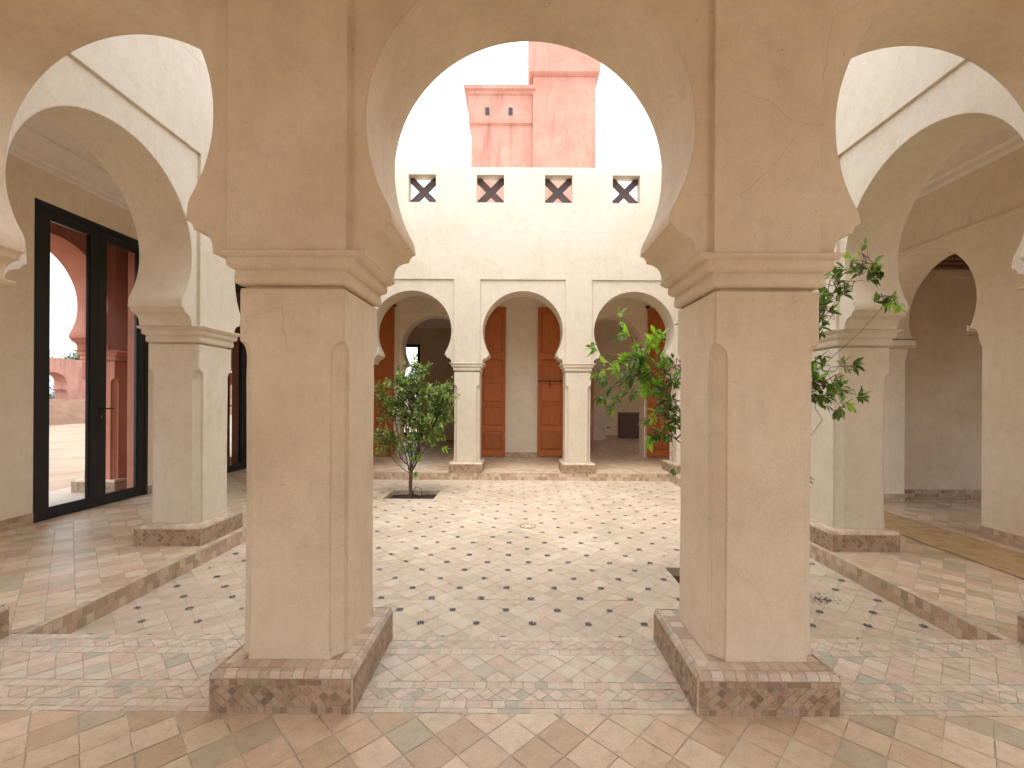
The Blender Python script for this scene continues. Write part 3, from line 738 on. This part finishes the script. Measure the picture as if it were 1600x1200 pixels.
m.loft([rr_(a0-.01, a1+.02, y2-.01, y2+1.81, z1-.02), rr_(a0-.07, a1+.03, y2-.05, y2+1.85, z1+.03), rr_(a0-.08, a1+.03, y2-.06, y2+1.86, z2), rr_(a0-.085, a1+.035, y2-.065, y2+1.86, z2+.01), rr_(a0-.085, a1+.035, y2-.065, y2+1.86, z2+.06), rr_(a0-.13, a1+.04, y2-.11, y2+1.9, z2+.10), rr_(a0-.14, a1+.04, y2-.12, y2+1.9, z2+.16), rr_(a0-.20, a1+.04, y2-.18, y2+1.95, z2+.20), rr_(a0-.21, a1+.04, y2-.19, y2+1.95, z2+.30)], PK)
th = m.build('turret_head', tw)
for px in (758.5, 795):
    m = MB(); cx = tx(px); m.box(cx-.06, cx+.06, y2-.064, y2-.0, tz(178), tz(166), BLACK)
    o = m.build('slit_opening', tw)

# ------------------------------------------------------------------ outdoors to the left
g = MB(); 
g.box(-600, 600, -500, 900, -.60, -.32, SANDY)
tag(g.build('ground'), kind='structure')
pv = MB(); pv.box(-7.35, LW-.32, .5, 12.5, -.31, -.004, PAVE)
lay(pv, squares(-7.35, LW-.32, .5, 12.5, .30, .30), G3, PAVE, gap=.003)
pv.box(LW-.3, RW+.3, -5, NW-1.5, -.31, -.006, PAVE)
tag(pv.build('porch_paving', recalc=False), kind='structure')
tr = MB()   # trampled earth rising from the paving
nx, ny = 40, 60
def tp(i, j):
    x = -7.3-(i/nx)**1.6*23.; y = -6+66*j/ny
    z = -.12+.07*noise.noise(Vector((x*.5, y*.5, 1)))+.03*noise.noise(Vector((x*2.3, y*2.3, 1)))
    if i == 0: z = -.33
    return (x+(0 if i else 0), y, z)
for i in range(nx):
    for j in range(ny): tr.poly([tp(i, j), tp(i+1, j), tp(i+1, j+1), tp(i, j+1)], SANDY)
tag(tr.build('terrain', recalc=False), kind='structure')
be = MB(); prev = None
for j in range(121):
    y = 0+60*j/120
    r = [(-25.4, y, -.3)]
    for k in range(1, 7):
        t = k/6; r.append((-25.4-t*2.4, y, -.15+1.5*(1-(1-t)**2)+.22*noise.noise(Vector((t*4, y*1.1, 0)))+.12*noise.noise(Vector((t*9, y*4, 2)))))
    r.append((-28.4, y, -.3))
    if prev:
        for k in range(len(r)-1): be.poly([prev[k], r[k], r[k+1], prev[k+1]], BERM)
    prev = r
tag(be.build('earth_bank', recalc=False), kind='structure')
dw = thing('garden_wall', (-29, 25, 0), 'low pink boundary wall with a small horseshoe arch far beyond the glass door', 'wall')
m = MB()
oc = [(27.6+(x)*1.0, z*.80) for x, z in opening(0, full=True)]
m.slab(wall_loops(5, 58, 0, 3.85, [oc]), 'y', -29.4, -28.6, PALEPINK); m.build('wall', dw)

# ------------------------------------------------------------------ vegetation
def leaf(mb, p, d, up, ln, wd, mat, fold=.25):
    d = d.normalized(); s_ = d.cross(up)
    if s_.length < 1e-3: s_ = d.cross(Vector((1, 0, 0)))
    s_.normalize(); n = s_.cross(d).normalized()
    pts = [p, p+d*ln*.3+s_*wd*.42+n*wd*fold, p+d*ln*.62+s_*wd*.44+n*wd*fold*.9-n*ln*.04, p+d*ln-n*ln*.14, p+d*ln*.62-s_*wd*.44+n*wd*fold*.9-n*ln*.04, p+d*ln*.3-s_*wd*.42+n*wd*fold, p+d*ln*.32, p+d*ln*.64-n*ln*.05]
    b = len(mb.v); mb.v += [tuple(q) for q in pts]; i = mb.mi(mat)
    for f in ((0, 1, 6), (1, 2, 7, 6), (2, 3, 7), (3, 4, 7), (4, 5, 6, 7), (5, 0, 6)):
        mb.f.append(tuple(b+k for k in f)); mb.m.append(i)
def rv(r, s=1.): return Vector((r.gauss(0, s), r.gauss(0, s), r.gauss(0, s)))
def twig(r, a, b, n=5, wob=.04, sag=0.):
    a, b = Vector(a), Vector(b); pts = []
    for k in range(n+1):
        t = k/n; p = a.lerp(b, t); e = math.sin(PI*t)
        pts.append(p+rv(r, wob)*e+Vector((0, 0, sag*e)))
    return pts

def citrus(name, label, base, trunk_top, forks, targets, lf, seed, llen=.065, nleaf=22, spread=.09, fresh=None, fruits=()):
    """targets: list of (point, n_leaves, mat or None)"""
    r = random.Random(seed)
    t = thing(name, base, label, 'tree', 'young orange trees planted in the courtyard')
    w = MB(); f = MB()
    base = Vector(base); tt = Vector(trunk_top)
    pts = twig(r, base-Vector((0, 0, .1)), tt, 6, .008)
    w.tube(pts, [.048, .038, .034, .032, .031, .030, .030], BARK, 9)
    for q in forks:
        fp, rad = Vector(q[0]), q[1]
        pts = twig(r, tt-Vector((0, 0, .03)), fp, 6, .02, -.03); w.tube(pts, [rad*(1-.45*k/6) for k in range(7)], BARK, 7)
    for (tp_, n, mat, sp) in targets:
        p = Vector(tp_)
        fk = min(forks, key=lambda q: (Vector(q[0])-p).length)
        thin = min(1., n/20+.15); a = Vector(fk[0]).lerp(tt, r.uniform(0, .35) if n > 12 else 0)
        pts = twig(r, a, p, 6, .035, .02); 
        w.tube(pts, [.0085*thin*(1-.75*k/6) for k in range(7)], BARK, 5)
        dmain = (pts[-1]-pts[-3]).normalized()
        k = 0
        while k < n:
            # small shoots carrying alternate leaves
            st = pts[r.choice([3, 4, 4, 5, 5, 6] if n > 12 else [5, 6, 6])]+rv(r, sp*.25)
            sd = (dmain*.6+rv(r, .55)+Vector((0, 0, .25))).normalized(); sl = r.uniform(.5, 1.2)*sp*1.7
            e = st+sd*sl
            w.tube([st, st.lerp(e, .5)+rv(r, .006), e], [.0028, .0022, .001], BARK, 3)
            m_ = r.randint(4, 7)
            for q in range(m_):
                tq = (q+1)/m_; pp = st.lerp(e, tq)
                ang = q*2.4+r.uniform(-.4, .4)
                side = sd.cross(Vector((math.cos(ang), math.sin(ang), .3))).normalized()
                d = (sd*(.35+.75*tq)+side*(1.0-.45*tq)+Vector((0, 0, -.12))+rv(r, .12)).normalized()
                up = Vector((0, 0, 1))+rv(r, .35)
                mm = mat if mat else lf
                if fresh and mat is None and r.random() < .04: mm = fresh
                ll = llen*r.uniform(.65, 1.25)*(1-.25*(tq > .85))
                leaf(f, pp, d, up, ll, ll*r.uniform(.38, .5), mm, r.uniform(.08, .3)); k += 1
    w.build('trunk', t, 60); f.build('foliage', t, recalc=False)
    for fp in fruits:
        m = MB(); c = Vector(fp); rad = .036; rings = []
        for i in range(1, 10):
            a = PI*i/10; rings.append([c+Vector((rad*math.sin(a)*math.cos(2*PI*j/14), rad*math.sin(a)*math.sin(2*PI*j/14), -rad*math.cos(a)*(1.02))) for j in range(14)])
        m.loft(rings, FRUIT); m.build('fruit', t, 60)
    return t

# left, bushy little tree
Y1 = 7.65; s1_ = Y1/700
def q1(px, py, dy=0): return ((px-809)*(Y1+dy)/700, Y1+dy, 1.5+(623-py)*(Y1+dy)/700)
r = random.Random(11); tg = []
lobes = [(645, 592, 30, 30, .22, 15), (622, 612, 28, 26, .22, 11), (660, 625, 30, 24, .24, 12), (640, 648, 40, 28, .32, 20), (672, 655, 28, 26, .24, 13), (610, 640, 22, 24, .2, 7), (699, 612, 14, 22, .12, 9), (693, 640, 15, 20, .15, 7), (652, 688, 40, 20, .26, 13), (625, 690, 24, 16, .2, 5), (597, 606, 14, 14, .15, 5), (597, 688, 14, 24, .15, 6), (686, 680, 18, 18, .15, 4), (645, 570, 22, 12, .12, 6)]
for px, py, rx, ry, dy, n in lobes:
    for k in range(n):
        while True:
            a, b, c = r.uniform(-1, 1), r.uniform(-1, 1), r.uniform(-1, 1)
            if a*a+b*b+c*c < 1: break
        tg.append((q1(px+a*rx, py+b*ry, c*dy), 38, None, .075))
tg.append((q1(650, 722, -.05), 22, LEAFB, .05)); tg.append((q1(651, 738, -.03), 10, LEAFB, .03)); tg.append((q1(697, 703, -.1), 8, LEAFB, .03)); tg.append((q1(592, 703, 0), 8, LEAFB, .03))
F1 = [(q1(640, 690, .02), .020), (q1(655, 690, -.05), .017), (q1(618, 700, -.02), .014), (q1(665, 665, .1), .013), (q1(632, 650, .05), .013), (q1(690, 640, 0), .011), (q1(612, 640, .1), .011), (q1(645, 612, 0), .012), (q1(597, 700, .0), .008)]
citrus('orange_tree', 'small bushy green orange tree with forked trunk in the left planting pit', (q1(642, 700)[0], Y1, CZ-.05), q1(643, 738), F1, tg, LEAF, 5, llen=.080, fresh=LEAFB)
m = MB(); m.tube([(-1.80, 7.60, CZ-.06), (-1.72, 7.58, .0), (-1.62, 7.57, -.03), (-1.60, 7.56, CZ-.05)], [.006]*4, BLACK, 5)
tag(m.build('irrigation_hose', None, 60), 'thin dark drip hose looping at the foot of the left tree', 'hose')

# right tree, close by, mostly behind the pier
def q2(px, py, Y=4.0): return ((px-809)*Y/700, Y, 1.5+(623-py)*Y/700)
tg = []
B, D = LEAFB, LEAFD
for a in [(968, 500, B, 9, .03), (966, 512, D, 5, .02), (985, 524, B, 13, .035), (993, 540, B, 16, .04), (1003, 548, B, 12, .04), (1020, 522, B, 10, .03), (1034, 530, B, 9, .03), (1025, 545, B, 14, .04), (1012, 540, B, 10, .03),
          (934, 548, B, 9, .03), (926, 546, D, 5, .02), (945, 570, B, 10, .035), (958, 566, B, 8, .03), (972, 571, B, 11, .035), (985, 562, D, 18, .05), (1005, 566, D, 24, .06), (1003, 580, D, 18, .05),
          (1028, 575, D, 22, .05), (1045, 572, D, 18, .05), (950, 590, D, 14, .045), (970, 592, D, 16, .045), (940, 583, D, 8, .035), (962, 582, B, 8, .03), (1022, 583, B, 12, .04), (1018, 588, D, 14, .05), (990, 590, D, 16, .05),
          (940, 617, D, 11, .035), (955, 622, D, 8, .03), (960, 632, D, 5, .03), (995, 606, B, 13, .04), (985, 614, D, 8, .03), (1008, 618, D, 14, .045), (1002, 600, B, 8, .03), (1040, 610, D, 22, .06), (1050, 630, D, 20, .05), (1030, 625, D, 16, .05), (1040, 650, D, 22, .055),
          (1025, 650, B, 10, .04), (1018, 663, D, 9, .04), (1050, 665, D, 18, .05), (1028, 680, D, 12, .04), (1020, 683, B, 8, .035), (1045, 687, D, 12, .04), (1055, 600, D, 18, .05), (1050, 655, B, 8, .04), (1056, 745, D, 4, .02), (1028, 608, B, 9, .04), (1050, 590, B, 9, .04)]:
    px, py, mt, n, sp = a
    tg.append((q2(px, py, 3.95+R.uniform(-.18, .18)), n, mt, sp))
for a in [(1352, 380, D, 3, .02), (1328, 402, B, 8, .03), (1340, 408, D, 7, .03), (1362, 408, D, 10, .035), (1372, 418, D, 8, .03), (1320, 420, D, 10, .035), (1342, 425, D, 10, .035), (1350, 436, D, 8, .03), (1300, 430, D, 10, .035), (1312, 442, D, 14, .04), (1290, 448, D, 12, .04),
          (1330, 445, D, 9, .03), (1300, 460, D, 14, .04), (1280, 470, D, 14, .045), (1272, 490, D, 14, .04), (1290, 488, D, 8, .03), (1268, 450, D, 9, .04), (1262, 505, D, 7, .03), (1276, 515, D, 5, .03), (1258, 432, D, 5, .02),
          (1402, 467, LEAFB, 7, .025), (1384, 466, D, 6, .025), (1368, 478, D, 4, .02), (1395, 478, D, 4, .02),
          (1262, 550, D, 14, .04), (1275, 558, D, 14, .04), (1262, 572, D, 16, .05), (1282, 578, D, 18, .05), (1300, 590, D, 12, .04), (1270, 592, B, 14, .05), (1285, 600, D, 18, .05), (1318, 565, D, 10, .035), (1328, 570, D, 8, .03), (1255, 610, D, 14, .05), (1272, 615, D, 14, .045), (1310, 605, D, 16, .045),
          (1325, 610, D, 14, .04), (1338, 616, D, 11, .035), (1322, 630, B, 9, .035), (1312, 632, D, 9, .035), (1260, 632, D, 8, .035), (1280, 628, D, 9, .035), (1255, 590, D, 12, .05), (1256, 742, D, 5, .02)]:
    px, py, mt, n, sp = a
    tg.append((q2(px, py, 3.75+R.uniform(-.15, .15)), n, mt, sp))
for k in range(60):
    tg.append((q2(R.uniform(1075, 1235), R.uniform(430, 690), R.uniform(3.7, 4.5)), 16, D if R.random() < .75 else B, .06))
F2 = [(q2(1150, 620, 4.05), .026), (q2(1090, 600, 4.0), .014), (q2(1210, 590, 3.9), .014), (q2(1065, 560, 3.95), .009), (q2(1000, 572, 3.95), .006), (q2(1050, 680, 3.95), .009), (q2(1245, 500, 3.8), .010), (q2(1310, 440, 3.75), .006), (q2(1280, 590, 3.75), .008), (q2(1345, 410, 3.75), .0035), (q2(1300, 489, 3.75), .004), (q2(1385, 468, 3.75), .003), (q2(1160, 500, 4.1), .013), (q2(1040, 650, 3.95), .008)]
citrus('orange_tree', 'taller orange tree with bright young leaves and green fruit, partly behind the right pier', (1.87, 4.05, CZ-.05), (1.88, 4.05, 1.0), F2, tg, LEAFD, 9, llen=.086,
       fruits=[q2(993, 573, 3.86), q2(943, 598, 3.9), q2(1000, 556, 3.95), q2(1030, 640, 3.9)])

# distant trees behind the boundary wall
for k, (y, h, lab) in enumerate(((31.0, 4.75, 'rounded dark tree crown showing just above the far boundary wall'), (33.4, 4.9, 'wider tree crown farther right above the far boundary wall'))):
    r = random.Random(k+40); t = thing('garden_tree', (-33, y, -.3), lab, 'tree', 'trees beyond the boundary wall')
    w = MB(); w.tube([(-33, y, -.3), (-33, y+.1, 1.5), (-33.1, y, 3.4), (-33, y, h-.6)], [.16, .12, .09, .03], BARK, 7)
    f = MB()
    for c in range(26):
        cc = Vector((-33+r.gauss(0, .6), y+r.gauss(0, .45), h-1.0+r.gauss(0, .35)))
        w.tube([(-33, y, 2.4), tuple(cc)], [.04, .01], BARK, 4)
        for q in range(70):
            leaf(f, cc+rv(r, .25), rv(r), Vector((0, 0, 1)), .16, .08, LEAFF)
    w.build('trunk', t, 60); f.build('crown', t, recalc=False)
# shrub in the small arch of the boundary wall
t = thing('garden_shrub', (-31, 29.6, -.3), 'green shrub seen through the small arch of the boundary wall', 'shrub'); f = MB(); r = random.Random(77); w = MB()
w.tube([(-31, 29.6, -.3), (-31, 29.6, 2.0)], [.06, .03], BARK, 6)
for c in range(24):
    cc = Vector((-31+r.gauss(0, .3), 29.6+r.gauss(0, .35), 1.5+r.gauss(0, .7)))
    for q in range(60): leaf(f, cc+rv(r, .16), rv(r), Vector((0, 0, 1)), .12, .06, LEAFF)
w.build('stem', t); f.build('foliage', t, recalc=False)

# ------------------------------------------------------------------ small things in the courtyard
d = MB(); cx, cy = .14, 5.78; z = CZ+.006
d.tube([(cx+.10*math.cos(a*PI/12), cy+.10*math.sin(a*PI/12), z+.002) for a in range(25)], [.0045]*25, BASE_T, 5)
rr = [[(cx+q*math.cos(a*PI/12), cy+q*math.sin(a*PI/12), zz) for a in range(24)] for q, zz in ((.092, z-.004), (.09, z+.002), (.05, z+.003))]
d.loft(rr, COURT_T, cap0=False)
for a in range(8):
    t_ = a*PI/4; d.box(cx+.06*math.cos(t_)-.006, cx+.06*math.cos(t_)+.006, cy+.06*math.sin(t_)-.006, cy+.06*math.sin(t_)+.006, z, z+.0045, RUST)
tag(d.build('floor_drain', None, 40), 'small round floor drain ring in the middle of the courtyard tiles', 'drain')
lt = MB(); r = random.Random(5)
for k in range(70):
    c = Vector((2.49+r.gauss(0, .07), 3.72+r.gauss(0, .05), CZ+.009)); leaf(lt, c, Vector((r.gauss(0, 1), r.gauss(0, 1), .05)), Vector((0, 0, 1)), r.uniform(.008, .03), .008, RUST)
for k in range(90):
    c = Vector((r.uniform(1.1, 2.95), r.uniform(3.0, 5.2), CZ+.009)); leaf(lt, c, Vector((r.gauss(0, 1), r.gauss(0, 1), .05)), Vector((0, 0, 1)), r.uniform(.006, .022), .007, RUST)
tag(lt.build('leaf_litter', recalc=False), 'scattered dry leaf crumbs on the tiles near the right tree', 'litter', None, 'stuff')

# ------------------------------------------------------------------ light, sky, camera
SUN_EL, SUN_AZ = math.radians(70), math.radians(195)   # azimuth clockwise from +Y
w = bpy.data.worlds.new('World'); S.world = w; w.use_nodes = True
nt = w.node_tree; bg = nt.nodes['Background']
sky = nt.nodes.new('ShaderNodeTexSky'); sky.sky_type = 'NISHITA'; sky.sun_disc = False
sky.sun_elevation = SUN_EL; sky.sun_rotation = SUN_AZ; sky.dust_density = 5.0; sky.air_density = 1.0; sky.ozone_density = 1.0
hz = mixc(nt, .72, sky.outputs[0], (8.0, 8.5, 9.2))      # bright hazy, nearly white sky
nt.links.new(hz, bg.inputs[0]); bg.inputs[1].default_value = .15
sl = bpy.data.lights.new('sun', 'SUN'); sl.energy = .5; sl.angle = math.radians(25); sl.color = (1, .955, .89)
so = bpy.data.objects.new('sun', sl); COL.objects.link(so)
dv = Vector((math.sin(SUN_AZ)*math.cos(SUN_EL), math.cos(SUN_AZ)*math.cos(SUN_EL), math.sin(SUN_EL)))
so.rotation_euler = dv.to_track_quat('Z', 'Y').to_euler()
cd = bpy.data.cameras.new('camera'); co = bpy.data.objects.new('camera', cd); COL.objects.link(co); S.camera = co
cd.sensor_width = 36; cd.lens = 700/1600*36; cd.shift_x = -9/1600; cd.shift_y = 23/1600; cd.clip_start = .05; cd.clip_end = 3000
co.matrix_world = Matrix.Translation((0, 0, 1.5)) @ Matrix.Rotation(PI/2, 4, 'X') @ Matrix.Rotation(.006, 4, 'Z')
S.view_settings.view_transform = 'Standard'; S.view_settings.look = 'None'; S.view_settings.gamma = 1
S.view_settings.exposure = 1.4
S.render.engine = 'CYCLES'
S.cycles.max_bounces = 14; S.cycles.diffuse_bounces = 10; S.cycles.transparent_max_bounces = 16
